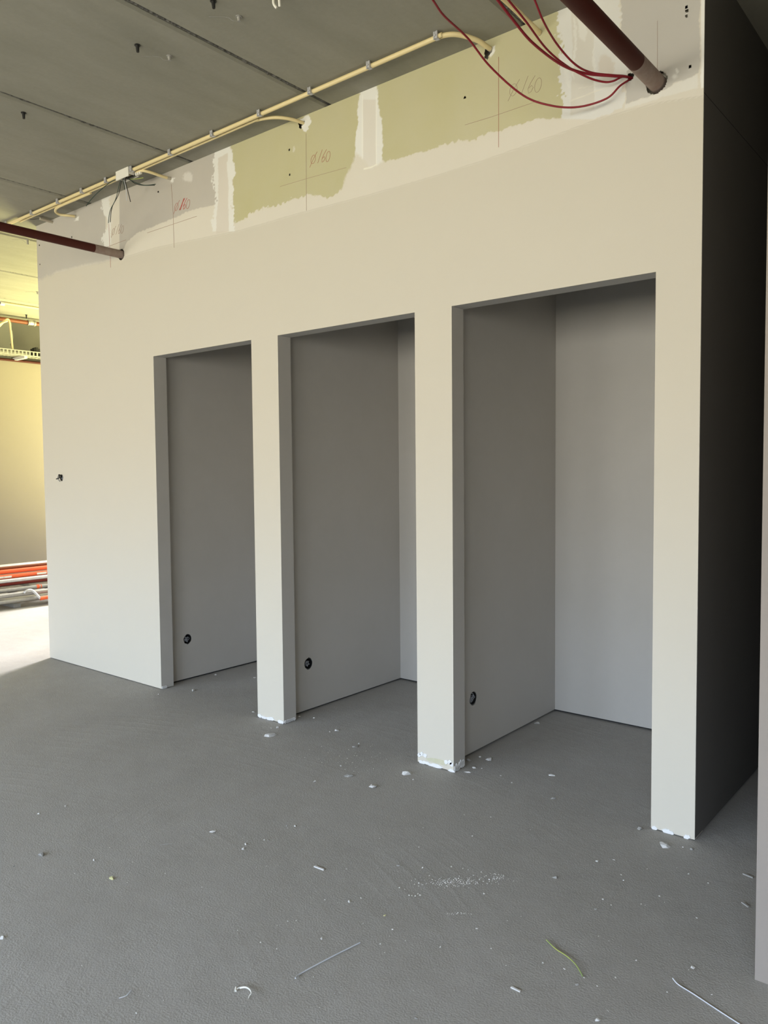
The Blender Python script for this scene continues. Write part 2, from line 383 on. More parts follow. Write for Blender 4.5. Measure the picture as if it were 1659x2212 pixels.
# vertical joint strips
def strip(poly, inner, c=WHITE, ci=PINK, jit=1.0):
    paint(poly, c, 1.6, jit); paint(inner, ci, 1.5, .4, .8)
strip([(224, 380), (222, 450), (232, 475), (228, 500), (222, 515), (227, 540), (240, 547), (240, 400), (250, 380)], [(239, 400), (257, 400), (257, 550), (239, 545)], WHITE, PALE)
strip([(463, 300), (461, 350), (462, 400), (464, 440), (459, 500), (507, 500), (504, 450), (499, 400), (500, 385), (508, 378), (506, 352), (502, 330), (500, 300)], [(471, 342), (472, 370), (470, 440), (466, 505), (494, 500), (493, 440), (492, 400), (492, 330)], WHITE, PINK, 1.5)
strip([(780, 180), (774, 225), (771, 270), (770, 305), (766, 358), (784, 372), (812, 366), (827, 352), (825, 345), (826, 256), (820, 250), (817, 215), (814, 150)], [(783, 215), (784, 280), (783, 375), (813, 368), (814, 300), (812, 215)], WHITE, (.64, .60, .54), .7)
for xx in (783, 813): paint([(xx-1, 205), (xx+1.2, 205), (xx+1, 365), (xx-1, 365)], (.80, .79, .74), 1, 0)
strip([(1208, -200), (1206, 50), (1204, 90), (1210, 130), (1214, 180), (1218, 257), (1282, 258), (1346, 230), (1350, 160), (1346, 90), (1338, 50), (1342, -200)], [(1234, 20), (1236, 120), (1232, 250), (1284, 235), (1284, 120), (1280, 20)], (.66, .655, .63), (.60, .57, .51), 2.6)
for (cx, cy, rx, ry, c) in ((1308, 150, 16, 32, PINK), (1256, 60, 9, 30, WHITE), (1240, 105, 3, 70, WHITE), (1285, 150, 2.5, 60, WHITE), (1228, 150, 6, 40, WHITE), (406, 382, 8, 11, (.68, .66, .63)), (634, 322, 3.5, 7, (.62, .60, .5)), (1455, 165, 8, 5, WHITE), (1461, 153, 4, 6, WHITE)):
    an = np.linspace(0, 6.283, 14)[:-1]; paint([(cx+rx*math.cos(q), cy+ry*math.sin(q)) for q in an], c, 5 if rx > 5 else 1.5, 1.2, .75)
paint([(771, 330), (740, 405), (742, 425), (790, 418), (840, 402), (834, 351), (822, 350), (800, 366)], PALE, 6, 1.0)
# corner bead strip and feathered white at the pale band's right end
paint([(1513, -300), (1515, 190), (1530, 190), (1530, -300)], (.80, .79, .76), 1, .3)
paint([(1350, 226), (1432, 197), (1460, 181), (1512, 160), (1514, 190), (1440, 208), (1352, 236)], (.68, .665, .62), 2, 1.4, .9)
# crease lines: a thin trowel ridge, its shade and lit edge painted in
for a, b in zip(crease[1:-1], crease[2:]):
    paint([(a[0], a[1]-.7), (b[0], b[1]-.7), (b[0], b[1]+.8), (a[0], a[1]+.8)], (.50, .46, .39), 1, .3, .55)
    paint([(a[0], a[1]+1.3), (b[0], b[1]+1.3), (b[0], b[1]+2.3), (a[0], a[1]+2.3)], (.72, .69, .62), 1, .3, .4)
paint([(785, 364), (800, 360), (815, 354), (815, 356), (800, 363), (786, 367)], (.80, .78, .68), 1, .3)
paint([(1230, 218), (1330, 180), (1330, 181.5), (1230, 220)], (.72, .69, .60), 1, .3)
paint([(1250, 190), (1325, 177), (1325, 178), (1250, 192)], (.70, .67, .60), 1, .3, .7)
# ragged putty round the conduit entries
for poly in ([(645, 262), (668, 248), (672, 262), (668, 278), (660, 285), (655, 284), (650, 275)], [(1052, 110), (1072, 98), (1070, 112), (1062, 124), (1056, 118)], [(160, 470), (170, 466), (166, 476), (158, 478)], [(362, 386), (376, 384), (372, 396)]):
    paint(poly, WHITE, 1.2, 1.0)
# missing wall in the pipe and cable openings
def hole_mask(cx, cz, r, jit=.12):
    d = np.hypot(gxs-cx, gzs-cz); a = np.arctan2(gzs-cz, gxs-cx)
    return d < r*(1+jit*np.sin(3*a+1)+jit*.6*np.sin(7*a))
gone = hole_mask(-.192, 3.178, .043, .03) | hole_mask(-.303, 3.236, .013) | hole_mask(-4.15, 3.178, .037, .03)
for (px, py) in ((650, 268), (1053, 116)):
    q = pt(px, py, 1, 0); gone |= hole_mask(q.x, q.z, .016, .4)
for (px, py) in ((1004, 211), (342, 414), (625, 323), (626, 378), (1483, 16), (1484, 23), (1483, 34), (1491, 143), (85, 530), (86, 571), (155, 512), (307, 350)):
    q = pt(px, py, 1, 0); gone |= np.hypot(gxs-q.x, gzs-q.z) < .0042
idx = np.arange(nx_*nz_).reshape(nz_, nx_)
q4 = np.stack([idx[:-1, :-1], idx[:-1, 1:], idx[1:, 1:], idx[1:, :-1]], -1).reshape(-1, 4)
q4 = q4[~gone[q4].any(1)]
nb = len(bv); me = bpy.data.meshes.new('wall_front')
allv = np.concatenate([bv, gv]); faces = bfaces+(q4+nb).tolist()
me.from_pydata(allv.tolist(), [], faces); me.update()
at = me.color_attributes.new('paint', 'FLOAT_COLOR', 'POINT')
cc = np.ones((len(allv), 4)); cc[:nb, :3] = SKIM; cc[nb:, :3] = colr; at.data.foreach_set('color', cc.ravel())
wf = S(link('wall_front', me, [m_paint, m_niche]))
for p_ in me.polygons[:len(bfaces)]:          # reveals and soffits of the openings take the darker niche plaster
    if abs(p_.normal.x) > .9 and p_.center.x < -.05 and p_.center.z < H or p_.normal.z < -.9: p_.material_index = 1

# chipped feet of the pillars: flat flakes of putty and bare green board, children of the wall
def flake(cx, cz, w_, h_, m, plane, name, th=.0015, v=0.0, n=11):
    mb = MB(); pts = []
    for k in range(n):
        a = 2*math.pi*k/n; s_ = 1+rng.normal(0, .13)
        pts.append((w_/2*math.cos(a)*s_, max(h_/2*math.sin(a)*s_, -cz)))
    def P(u, z, o): return (cx+u, v-o, cz+z) if plane == 1 else (v+o, cx+u, cz+z)
    vs = [P(u, z, 0) for u, z in pts]+[P(u*.94, z*.94, th) for u, z in pts]
    mb.add(vs, [tuple(range(n, 2*n))]+[(k, (k+1) % n, n+(k+1) % n, n+k) for k in range(n)])
    mb.build(name, m, wf)
m_gboard = mat('bare_green_board', (.50, .48, .33), .85, noise=[(40, .4, (.6, .58, .5))])
for (a, b) in ((X[4], X[5]), (X[2], X[3]), (X[6], X[7])):
    L_ = b-a; big_ = (a == X[4])
    if big_: flake(a+L_*.55, .036, L_*.62, .026, m_gboard, 1, 'bare_board_patch', .0008)
    for k in range(12 if a != X[6] else 7):
        u = a+L_*random.uniform(.03, .97); u = min(max(u, a+.014), b-.014)
        flake(u, .006+.008*random.random(), .018+.03*random.random(), .012+.012*random.random(), m_putty, 1, 'putty_flake', .002+.002*random.random())
    if big_:
        for u, z in ((.05, .045), (.12, .052), (.22, .05), (.80, .046), (.90, .05), (.95, .04)): flake(a+L_*u, z, .026, .024, m_putty, 1, 'putty_flake', .003)
for b in (X[5], X[3], X[1]):
    for k in range(7 if b != X[1] else 3): flake(.012+.013*k, .012+.016*random.random()*(b == X[5]), .018, .02+.02*(b == X[5]), m_putty, 0, 'putty_flake', .0035, v=b)

# ------------------------------------------------------------------ pencil marks on the wall (children of the wall)
def stroke(P, r, m, name='pencil_mark'):
    MB().tube([pt(x, y, 1, -.0006) for x, y in P], r*1.3, 5).build(name, m, wf)
def circ(cx, cy, rx, ry, a0=0, a1=6.6, n=16, sl=-.35):
    return [(cx+rx*math.cos(a0+(a1-a0)*k/n)-sl*ry*math.sin(a0+(a1-a0)*k/n), cy-(-1)*ry*math.sin(a0+(a1-a0)*k/n)) for k in range(n+1)]
def dia160(x0, y0, w_, h_, rise, m, r, bold=False):
    """the handwritten diameter sign and 160, slanting and climbing to the right"""
    def q(P): return [(x0+u*w_+.28*(1-v)*h_*.6, y0+v*h_-rise*u) for u, v in P]
    def c(cx, cy, rx, ry): return [(cx+rx*math.cos(t), cy+ry*math.sin(t)) for t in np.linspace(-1.2, 5.6, 18)]
    stroke(q(c(.13, .62, .11, .30)), r, m); stroke(q([(.02, 1.15), (.12, .65), (.27, .12)]), r, m)
    stroke(q([(.40, .90), (.47, .35), (.52, 0)]), r, m)
    if bold: 
        stroke(q([(.44, .92), (.50, .4), (.55, .05)]), r*1.2, m_pencil3); stroke(q([(.48, .5), (.36, .9), (.60, .0)]), r*1.2, m_pencil3)
    stroke(q([(.74, .02), (.64, .35), (.58, .65), (.62, .88), (.70, .80), (.74, .60), (.68, .50), (.60, .62)]), r, m if not bold else m_pencil3)
    stroke(q(c(.88, .52, .10, .36)), r, m)
dia160(1097, 168, 70, 44, 8, m_pencil2, .0007)
dia160(669, 325, 42, 32, 4, m_pencil, .0009)
dia160(375, 430, 33, 28, 4, m_pencil, .0011, True)
dia160(240, 486, 25, 24, 3, m_pencil2, .0009)
for P, m, r in (([(1077, 123), (1077, 318)], m_pencil, .0009), ([(1004, 270), (1060, 253), (1165, 217)], m_pencil2, .0007), ([(661, 288), (662, 455)], m_pencil2, .0009),
             ([(605, 403), (662, 386), (748, 362)], m_pencil2, .0007), ([(370, 398), (374, 460), (376, 535)], m_pencil2, .0012), ([(318, 503), (372, 485), (425, 467)], m_pencil2, .0010),
             ([(235, 484), (237, 530), (239, 578)], m_pencil, .0011), ([(225, 536), (272, 518)], m_pencil2, .001), ([(1420, 45), (1420, 150)], m_pencil2, .0005)):
    stroke(P, r, m)

# ------------------------------------------------------------------ conduits on the ceiling
RC = .0115
def clip_on(root, p, first=[None]):
    if first[0] is None:
        mb = MB(); n = 10
        pr = [(RC+.003)*Vector((math.cos(a), math.sin(a), 0)) for a in np.linspace(-.6, math.pi+.6, n)]
        pi_ = [v*.82 for v in pr]; w_ = .011
        vs = [(s_*w_, v.x, -v.y) for v in pr for s_ in (-1, 1)]+[(s_*w_, v.x, -v.y) for v in pi_ for s_ in (-1, 1)]
        k2 = 2*n
        fs = [(2*i, 2*i+1, 2*i+3, 2*i+2) for i in range(n-1)]+[(k2+2*i, k2+2*i+2, k2+2*i+3, k2+2*i+1) for i in range(n-1)]
        fs += [(2*i, 2*i+2, k2+2*i+2, k2+2*i) for i in range(n-1)]+[(2*i+1, k2+2*i+1, k2+2*i+3, 2*i+3) for i in range(n-1)]
        mb.add(vs, fs); mb.box(-w_, w_, -.019, -.013, -.012, .019); mb.box(-.004, .004, -.024, -.013, -.004, .004)
        mb.box(-w_, -w_*.5, -.0215, -.013, -.016, .019); mb.box(w_*.5, w_, -.0215, -.013, -.016, .019)
        first[0] = mb.mesh('saddle_clip'); first[0].materials.append(m_zinc)
    o = bpy.data.objects.new('saddle_clip', first[0]); COL.objects.link(o); o.parent = root; o.location = Vector(p)-root.location
def conduit(P, label, r=RC, end_dust=True, per=8, clips=()):
    root = empty('conduit', P[0]); tag(root, label, 'conduit')
    Q = smooth_path(P, per); k = max(2, len(Q)-5) if end_dust else len(Q)
    MB().tube(Q[:k], r, 14).build('pipe', m_conduit, root)
    if end_dust:
        d = MB().tube(Q[k-1:], r*1.03, 14).build('pipe_end', m_dust, root); d['label'] = 'plaster-dusted conduit end'
    for c in clips: clip_on(root, c)
    return root
ZC = CZ-.019; YC = -.205
zC = lambda x, y=YC, z=ZC: (x, y, z)
cl = [(952, 85), (806, 147), (677, 201), (562, 246), (462, 291), (371, 331), (285, 366), (233, 391), (181, 414), (131, 437), (72, 461)]
clx = [pt(a, b, 2, ZC).x for a, b in cl]
conduit([zC(-8.2), zC(-6), zC(-3), zC(-1.3), zC(-1.16), zC(-1.08, -.17), (-1.02, -.09, ZC-.012), (-.998, -.03, ZC-.026), (-.993, .03, ZC-.03)],
        'long cream conduit clipped under the ceiling, curving into the green board wall', clips=[zC(x) for x in clx+[-5.45, -6.2]])
Y2 = YC+.030
conduit([(-5.3, Y2, ZC), (-4.2, Y2, ZC), (-2.6, Y2, ZC), (-2.47, Y2+.005, ZC), (-2.36, Y2+.04, ZC-.004), (-2.29, Y2+.10, ZC-.012), (-2.258, -.01, ZC-.02), (-2.256, .03, ZC-.022)],
        'thinner cream conduit beside the long one, bending into the wall by the putty notch', r=.0095)
conduit([(-3.67, -.178, 3.603), (-3.61, -.176, 3.600), (-3.583, -.158, 3.595), (-3.562, -.12, 3.588), (-3.545, -.06, 3.580), (-3.525, .03, 3.575)],
        'short cream conduit from the junction box ending in the grey board', r=.0095)
conduit([(-4.25, Y2+.002, ZC-.012), (-4.55, Y2+.002, ZC-.012), (-4.72, Y2+.004, ZC-.014), (-4.80, Y2+.03, ZC-.02), (-4.815, -.10, ZC-.03), (-4.77, -.04, ZC-.034), (-4.75, .03, ZC-.034)],
        'cream conduit making a U-bend into the grey board near the wall end', r=.0095)
r0 = empty('conduit_stub', (-5.12, -.06, CZ-.02)); tag(r0, 'short dusty conduit stub poking from the far left end of the wall', 'conduit')
a = pt(86, 472, 2, CZ-.02); MB().tube([a, (-5.12, .02, CZ-.022)], .011, 12).build('pipe', m_dust, r0)
MB().tube(smooth_path([pt(60, 471, 2, CZ-.012), pt(70, 474, 2, CZ-.02), a]), .0015, 6).build('wire', m_black, r0)
# conduit from above the frame into the green board by the red cables
conduit([(-.748, -3.2, CZ-.035), (-.748, -1.2, CZ-.035), (-.748, -.3, CZ-.036), (-.745, -.12, CZ-.046), (-.734, -.03, CZ-.062), (-.732, .03, CZ-.064)],
        'cream conduit running down to the wall behind the red cables', r=.0125)

# junction box with dangling wires
bp = pt(258, 380, 2, CZ-.05)
jb = empty('junction_box', (bp.x, YC+.005, CZ)); tag(jb, 'white junction box on the ceiling conduits with loose wires hanging', 'junction box')
bx0 = bp.x
mb = MB(); mb.box(bx0-.075, bx0+.075, YC-.026, YC-.02, CZ-.06, CZ).box(bx0-.075, bx0+.075, YC+.05, YC+.056, CZ-.045, CZ).box(bx0-.075, bx0-.069, YC-.02, YC+.05, CZ-.045, CZ).box(bx0+.069, bx0+.075, YC-.02, YC+.05, CZ-.045, CZ)
mb.box(bx0-.069, bx0+.069, YC-.02, YC+.05, CZ-.012, CZ-.004)
mb.build('housing', m_whitebox, jb)
mb = MB()
for k in range(3): mb.box(bx0+.085+.022*k, bx0+.10+.022*k, YC+.02, YC+.035, CZ-.05, CZ-.03)
mb.build('terminal_block', m_whitebox, jb)
wires = [([(258, 384), (235, 396), (205, 422), (186, 445)], m_green, -.19), ([(262, 386), (250, 430), (238, 455), (234, 482)], m_green, -.17), ([(264, 386), (256, 420), (242, 448), (238, 480)], m_black, -.16),
         ([(268, 386), (272, 405), (274, 434)], m_greyw, -.17), ([(270, 386), (276, 412), (282, 436)], m_black, -.16), ([(272, 382), (290, 393), (312, 400), (336, 398)], m_green, -.15),
         ([(276, 380), (288, 394), (306, 400), (334, 400)], m_black, -.14), ([(275, 384), (290, 387), (310, 384)], m_yg, -.15), ([(266, 388), (268, 400), (269, 410)], m_green, -.18)]
for P, m, y in wires:
    Q = [pt(a, b, 1, y-.02+.01*i) for i, (a, b) in enumerate(P)]
    Q.insert(0, Vector((bx0+.02, YC+.01, CZ-.012)))
    MB().tube(smooth_path(Q, 6), .0026, 6).build('wire', m, jb)
MB().tube(smooth_path([(bx0-.02, YC, CZ-.02), (bx0+.0, YC+.015, CZ-.05), (bx0+.04, YC+.02, CZ-.045), (bx0+.09, YC+.03, CZ-.04)], 6), .006, 8).build('cable_bundle', m_black, jb)

# ------------------------------------------------------------------ red pipes and cables
def redpipe(x, r, label):
    root = empty('sprinkler_pipe', (x, -2, 3.178)); tag(root, label, 'pipe')
    MB().tube([(x, WY, 3.178), (x, -3, 3.178), (x, -.22, 3.178)], r, 28).build('pipe', m_redpipe, root)
    e_ = MB().tube([(x, -.22, 3.178), (x, -.1, 3.178), (x, .05, 3.178)], r*1.004, 28).build('pipe_end', m_pipeend, root); e_['label'] = 'pale dusty end of the pipe'
redpipe(-.192, .0345, 'thick dark red pipe coming through the wall at the upper right')
redpipe(-4.15, .029, 'dark red pipe reaching the wall at its upper left end')
hc = Vector((-.303, .02, 3.238))
cables = [([(935, 0, -.75), (960, 35, -.66), (1010, 82, -.50), (1060, 145, -.36), (1130, 206, -.22), (1190, 228, -.15), (1250, 231, -.09), (1310, 213, -.05), (1340, 185, -.03)], .0042, 'red cable hanging lowest, looping beneath the others to the wall hole'),
          ([(1075, 0, -.62), (1110, 45, -.52), (1150, 92, -.40), (1210, 138, -.24), (1262, 158, -.13), (1320, 164, -.06), (1348, 165, -.02)], .0055, 'thickest red cable, crossing in front of the small cream conduit'),
          ([(1098, 0, -.55), (1135, 45, -.45), (1180, 105, -.30), (1225, 143, -.2), (1272, 168, -.12), (1305, 177, -.07), (1325, 175, -.05), (1345, 166, -.02)], .0042, 'red cable between the other two with a small dip near the hole'),
          ([(1155, 0, -.50), (1175, 48, -.42), (1203, 95, -.30), (1240, 137, -.20), (1275, 156, -.12), (1320, 162, -.06), (1348, 164, -.02)], .0042, 'rightmost red cable dropping steeply from the ceiling')]
for P, r, lb in cables:
    Q = [pt(a, b, 1, y) for a, b, y in P]
    # carry the cable on up to the ceiling above the frame
    d = (Q[0]-Q[1]).normalized(); up = Q[0]+d*.18; up.z = min(up.z, CZ-.05); top = up+Vector((d.x*.1, -.3, 0)); top.z = CZ-.03
    end = top+Vector((-.05, -1.6, 0)); end.z = CZ-.03
    Q = [end, top, up]+Q+[hc]
    tag(MB().tube(smooth_path(Q, 8), r, 8).build('red_cable', m_redcable), lb, 'cable', 'red cables at the upper right')

# wall sockets: loose wires in the round back-box openings
def socket(c, ax, r, label, pale=False):
    c = Vector(c); root = empty('socket_opening', c); tag(root, label, 'socket')
    e1 = Vector((0, 0, 1)); e2 = Vector((0, 1, 0)) if ax == 0 else Vector((1, 0, 0)); nrm = Vector((1, 0, 0)) if ax == 0 else Vector((0, -1, 0))
    mb = MB(); n = 24; vs = []
    for k in range(n):
        a = 2*math.pi*k/n; d = e1*math.cos(a)*1.03+e2*math.sin(a); vs += [c+d*r*1.0-nrm*.002, c+d*r*.9-nrm*.003, c+d*r*.9-nrm*.045]
    fs = [(3*k+q, 3*((k+1) % n)+q, 3*((k+1) % n)+q+1, 3*k+q+1) for k in range(n) for q in range(2)]+[tuple(3*k+2 for k in range(n))]
    mb.add(vs, fs); mb.build('back_box', m_black, root)
    for k in range(5):
        a0 = random.uniform(0, 6.28); 
        P = [c+(e1*math.cos(a0)+e2*math.sin(a0))*r*.6-nrm*.03]
        for j in range(4):
            a = a0+random.uniform(1.1, 2.4)*(j+1); P.append(c+(e1*math.cos(a)+e2*math.sin(a))*r*random.uniform(.25, .75)-nrm*random.uniform(.004, .02))
        MB().tube(smooth_path(P, 6), .0022, 6).build('wire', m_wiregrey, root)
    return root
NAMES = ['leftmost', 'middle', 'rightmost']
for i in range(3): socket(HOLE[i][0], 0, .035, 'round open socket box with loose wires inside the %s cubicle' % NAMES[i])
s4 = socket((-5.100, 0, 1.540), 1, .024, 'small open wire outlet on the front wall left of the openings')
tag(MB().tube(smooth_path([(-5.11, .02, 1.545), (-5.10, -.02, 1.565), (-5.085, -.028, 1.555), (-5.10, -.02, 1.54), (-5.13, -.03, 1.53)], 6), .0045, 8).build('wire', m_black, s4))
MB().tube(smooth_path([(-5.10, .02, 1.55), (-5.115, -.015, 1.56), (-5.12, -.02, 1.53), (-5.10, -.015, 1.51)], 6), .004, 8).build('wire', m_galv, s4)

# ------------------------------------------------------------------ anchors in the ceiling
def plug(px, py, h_, label, z0=CZ, m=None, hook=False, n=1):
    c = pt(px, py, 2, z0-h_/2)
    root = empty('ceiling_anchor', (c.x, c.y, CZ)); tag(root, label, 'anchor')
    MB().tube([(c.x, c.y, CZ+.005), (c.x, c.y, CZ-h_*.3), (c.x+.002, c.y, CZ-h_)], .0085, 10, rf=[1.3, 1, .8]).build('plug', m or m_black, root)
    MB().tube([(c.x, c.y, CZ+.0005), (c.x, c.y, CZ-.0035)], .0145, 12).build('collar', m or m_black, root)
    if hook: MB().tube(smooth_path([(c.x, c.y, CZ-h_*.9), (c.x-.02, c.y-.02, CZ-.02), (c.x-.04, c.y-.035, CZ-.004), (c.x-.10, c.y-.09, CZ-.003)], 5), .0009, 5).build('wire', m_chipg, root)
plug(461, 10, .032, 'black plastic anchor in the ceiling near the top edge')
plug(297, 105, .034, 'black plastic anchor in the ceiling between the two longest slab joints')
plug(51, 250, .034, 'black plastic anchor in the ceiling at the left edge')
plug(516, 41, .022, 'small dark ceiling anchor with wire, in a smudge near the top', m=m_chipg, hook=True)
plug(366, 126, .022, 'small dark ceiling anchor with a thin wire, above the conduits', m=m_chipg, hook=True)
plug(60, 523, .045, 'small anchor on the bright yellow far ceiling, nearest one', m=m_chipg, hook=True)
plug(57, 684, .05, 'black anchor on the far ceiling above the orange-brown pipe')
plug(81, 633, .03, 'tiny anchor on the far ceiling beside the wall edge', m=m_chipg, hook=True)
c = pt(597, 3, 2, CZ-.03); root = empty('ceiling_bracket', (c.x, c.y, CZ)); tag(root, 'white plastic bracket on the ceiling at the top edge', 'bracket')
for k in (-1, 1): MB().tube(smooth_path([(c.x+.012*k, c.y, CZ), (c.x+.018*k, c.y, CZ-.03), (c.x+.010*k, c.y+.01, CZ-.05)], 4), .006, 8).build('prong', m_whitebox, root)
MB().box(c.x-.025, c.x+.025, c.y-.01, c.y+.01, CZ-.012, CZ+.001).build('bracket_plate', m_whitebox, root)

# ------------------------------------------------------------------ far room: pipes, tray, stack of scaffold parts
FX = -9.2
root = empty('sprinkler_main', (FX, 2, 3.565)); tag(root, 'orange-brown pipe with a grey coupling along the far ceiling', 'pipe')
MB().tube([(FX, -6, 3.565), (FX, 3.38, 3.565)], .026, 20).build('pipe', m_brownpipe, root)
yc = pt(67, 697, 0, FX).y
for d in (-.035, .045): MB().tube([(FX, yc+d-.012, 3.565), (FX, yc+d+.012, 3.565)], .036, 20).build('coupling_ring', m_galv, root)
MB().tube([(FX, yc-.03, 3.565), (FX, yc+.04, 3.565)], .030, 20).build('coupling_body', m_silver, root)
root = empty('cable_tray', (FX, 2, 3.12)); tag(root, 'white perforated cable tray hung along the far wall', 'cable tray')
mb = MB(); zt = 3.175
n = 110; ys = np.linspace(-2, 3.38, n+1)
for k in range(n):           # perforated side: rails with webs between slots
    y0, y1 = ys[k], ys[k+1]; mb.box(FX+.12, FX+.122, y0, y0+(y1-y0)*.35, zt-.055, zt-.012)
    mb.box(FX-.1, FX+.12, y0, y0+(y1-y0)*.5, zt-.062, zt-.06)
mb.box(FX+.12, FX+.123, -2, 3.38, zt-.012, zt).box(FX+.12, FX+.123, -2, 3.38, zt-.07, zt-.055).box(FX-.1, FX-.098, -2, 3.38, zt-.06, zt)
mb.build('tray', m_tray, root)
for y in (-.8, 1.72, 3.0):
    MB().box(XL, FX+.12, y-.02, y+.02, zt-.10, zt-.065).build('bracket', m_whitebox, root)
o = MB().tube([(XL+.03, -6, 3.075), (XL+.03, 3.38, 3.075)], .017, 12).build('thin_pipe', m_redpipe); tag(o, 'thin dark red pipe along the top of the far lower wall', 'pipe')
q = pt(78, 750, 0, FX); o = MB().box(FX-.06, FX+.05, q.y-.05, q.y+.13, zt-.055, zt+.055).box(FX-.05, FX+.056, q.y-.03, q.y+.0, zt-.03, zt+.07).build('black_box', m_black); tag(o, 'black box lying in the far cable tray', 'box')
root = empty('conduit', (FX+.15, 1.5, 3.6)); tag(root, 'cream conduits dropping from the far ceiling into the cable tray', 'conduit')
MB().tube(smooth_path([pt(-15, 720, 0, FX+.1), pt(5, 698, 0, FX+.1), pt(18, 690, 0, FX+.1), pt(23, 715, 0, FX+.08), pt(27, 755, 0, FX+.05)], 6), .013, 10).build('pipe', m_conduit, root)
MB().tube(smooth_path([pt(-20, 716, 0, FX+.14), pt(0, 700, 0, FX+.14), pt(16, 693, 0, FX+.14)], 6), .012, 10).build('pipe', m_conduit, root)
xx = pt(40, 661, 2, CZ-.02).x; root = empty('conduit', (xx, 1.3, CZ-.012)); tag(root, 'pair of cream conduits on the yellow-lit far ceiling with an end box', 'conduit')
y0 = pt(13, 655, 2, CZ-.02).y
for k in (0, 1): MB().tube([(xx+.034*k-.017, y0, CZ-.012), (xx+.034*k-.017, 3.38, CZ-.012)], .011, 10).build('pipe', m_conduit, root)
MB().tube([(xx, y0-.05, CZ-.02), (xx, y0+.0, CZ-.02)], .026, 12).build('end_box', m_whitebox, root)
MB().tube([(xx, y0-.22, CZ-.015), (xx, y0-.05, CZ-.018)], .011, 8).build('cable', m_black, root)

# stack of scaffold frames and tubes on the floor along the far wall
def lay(py0, py1, x, r, name, m, label, cat, g_=None, y=(-.7, 2.9), jog=0):
    """a straight tube lying along the far wall at the heights seen at the left edge and at the wall end"""
    a = pt(0, py0, 0, x); b = pt(103, py1, 0, x); z0 = (a.z+b.z)/2; z0 = max(z0, r)
    o = MB().tube([(x+jog, y[0], z0), (x, y[1], z0)], r, 16).build(name, m); tag(o, label, cat, g_); return o, z0
zb = pt(50, 1219, 0, -8.42).z
o = MB().box(-8.60, -8.36, -.8, 3.0, zb-.022, zb).build('timber_board', m_whitebox); tag(o, 'white board lying on top of the orange scaffold tubes', 'board')
G = 'orange and silver scaffold parts stacked by the far wall'
lay(1229, 1217, -8.33, .019, 'scaffold_tube', m_brownpipe, 'faded orange tube directly under the white board', 'scaffold tube', G)
lay(1237, 1225, -8.30, .026, 'scaffold_tube', m_orange, 'bright orange scaffold tube, upper one of the two thick ones', 'scaffold tube', G)
oo, zo = lay(1247.5, 1236, -8.27, .026, 'scaffold_tube', m_orange, 'orange scaffold tube with white stickers above the silver tube', 'scaffold tube', G)
for (px, wd) in ((-2, .05), (14, .05), (88, .06)):
    c = pt(px, 1247-px*.11, 0, -8.27); n = 6; vs = []
    for s_ in (-wd, wd):
        for k in range(n):
            a = -.5+.9*k/(n-1); vs.append((-8.27+.0268*math.cos(a), c.y+s_, zo+.0268*math.sin(a)))
    MB().add(vs, [(k, k+1, n+k+1, n+k) for k in range(n-1)]).build('sticker', m_whitebox, oo)
lay(1257, 1245, -8.22, .022, 'scaffold_tube', m_silver, 'silver tube under the orange ones in the far stack', 'scaffold tube', G)
lay(1264, 1252, -8.28, .018, 'scaffold_tube', m_dred, 'dark red tube in the shade below the silver tube', 'scaffold tube', G)
zt1 = pt(50, 1271, 0, -8.18).z; zt2 = pt(50, 1282, 0, -8.12).z
lf = empty('scaffold_ladder', (-8.2, 1.2, 0)); tag(lf, 'grey scaffold ladder frame lying low in the far stack with red bands', 'scaffold ladder', G)
for (x, z) in ((-8.18, zt1), (-8.60, zt1+.01)): MB().tube([(x, -.6, z), (x, 2.8, z)], .025, 16).build('stile', m_galv, lf)
for k in range(8):
    y = -.4+.42*k; MB().tube([(-8.18, y, zt1), (-8.60, y+.0, zt1+.01)], .017, 10).build('rung', m_galv, lf)
for px in (80,):
    y = pt(px, 1267, 0, -8.155).y
    MB().tube([(-8.18, y, zt1), (-8.18, y+.035, zt1)], .0258, 16).build('red_band', m_orange, lf); MB().tube([(-8.18, y+.05, zt1), (-8.18, y+.062, zt1)], .0258, 16).build('red_band', m_orange, lf)
lf = empty('scaffold_ladder', (-8.1, 1.2, 0)); tag(lf, 'lower grey scaffold frame with a folded brace and hook', 'scaffold ladder', G)
for (x, z) in ((-8.11, zt2), (-8.55, zt2)): MB().tube([(x, -.6, z), (x, 2.8, z)], .027, 16).build('stile', m_galv, lf)
for k in range(7):
    y = -.3+.46*k; MB().tube([(-8.11, y, zt2), (-8.55, y, zt2)], .017, 10).build('rung', m_galv, lf)
a = pt(70, 1276, 0, -8.07); b = pt(87, 1293, 0, -8.03); MB().tube(smooth_path([pt(52, 1281, 0, -8.08), pt(58, 1276, 0, -8.07), a, b], 5), .014, 10).build('brace', m_silver, lf)
o = MB().tube([b, (b.x-.01, b.y+.9, b.z+.03)], .022, 12).build('brace_end', m_orange, lf); o['label'] = 'orange brace tube'
lay(1300, 1290, -8.09, .024, 'scaffold_tube', m_galv, 'grey tube resting lowest on the floor in front of the stack', 'scaffold tube', G)
# timber bearers that keep the stack off the floor
for y, wh in ((-.2, 'out beyond the left edge'), (1.05, 'in the middle, glimpsed at the left edge'), (2.3, 'at the hidden end behind the block')):
    o = MB().box(-8.65, -8.14, y-.04, y+.04, 0, .045).build('bearer', m_chipg); tag(o, 'dark timber bearer under the scaffold stack, '+wh, 'timber', 'bearers under the scaffold stack')

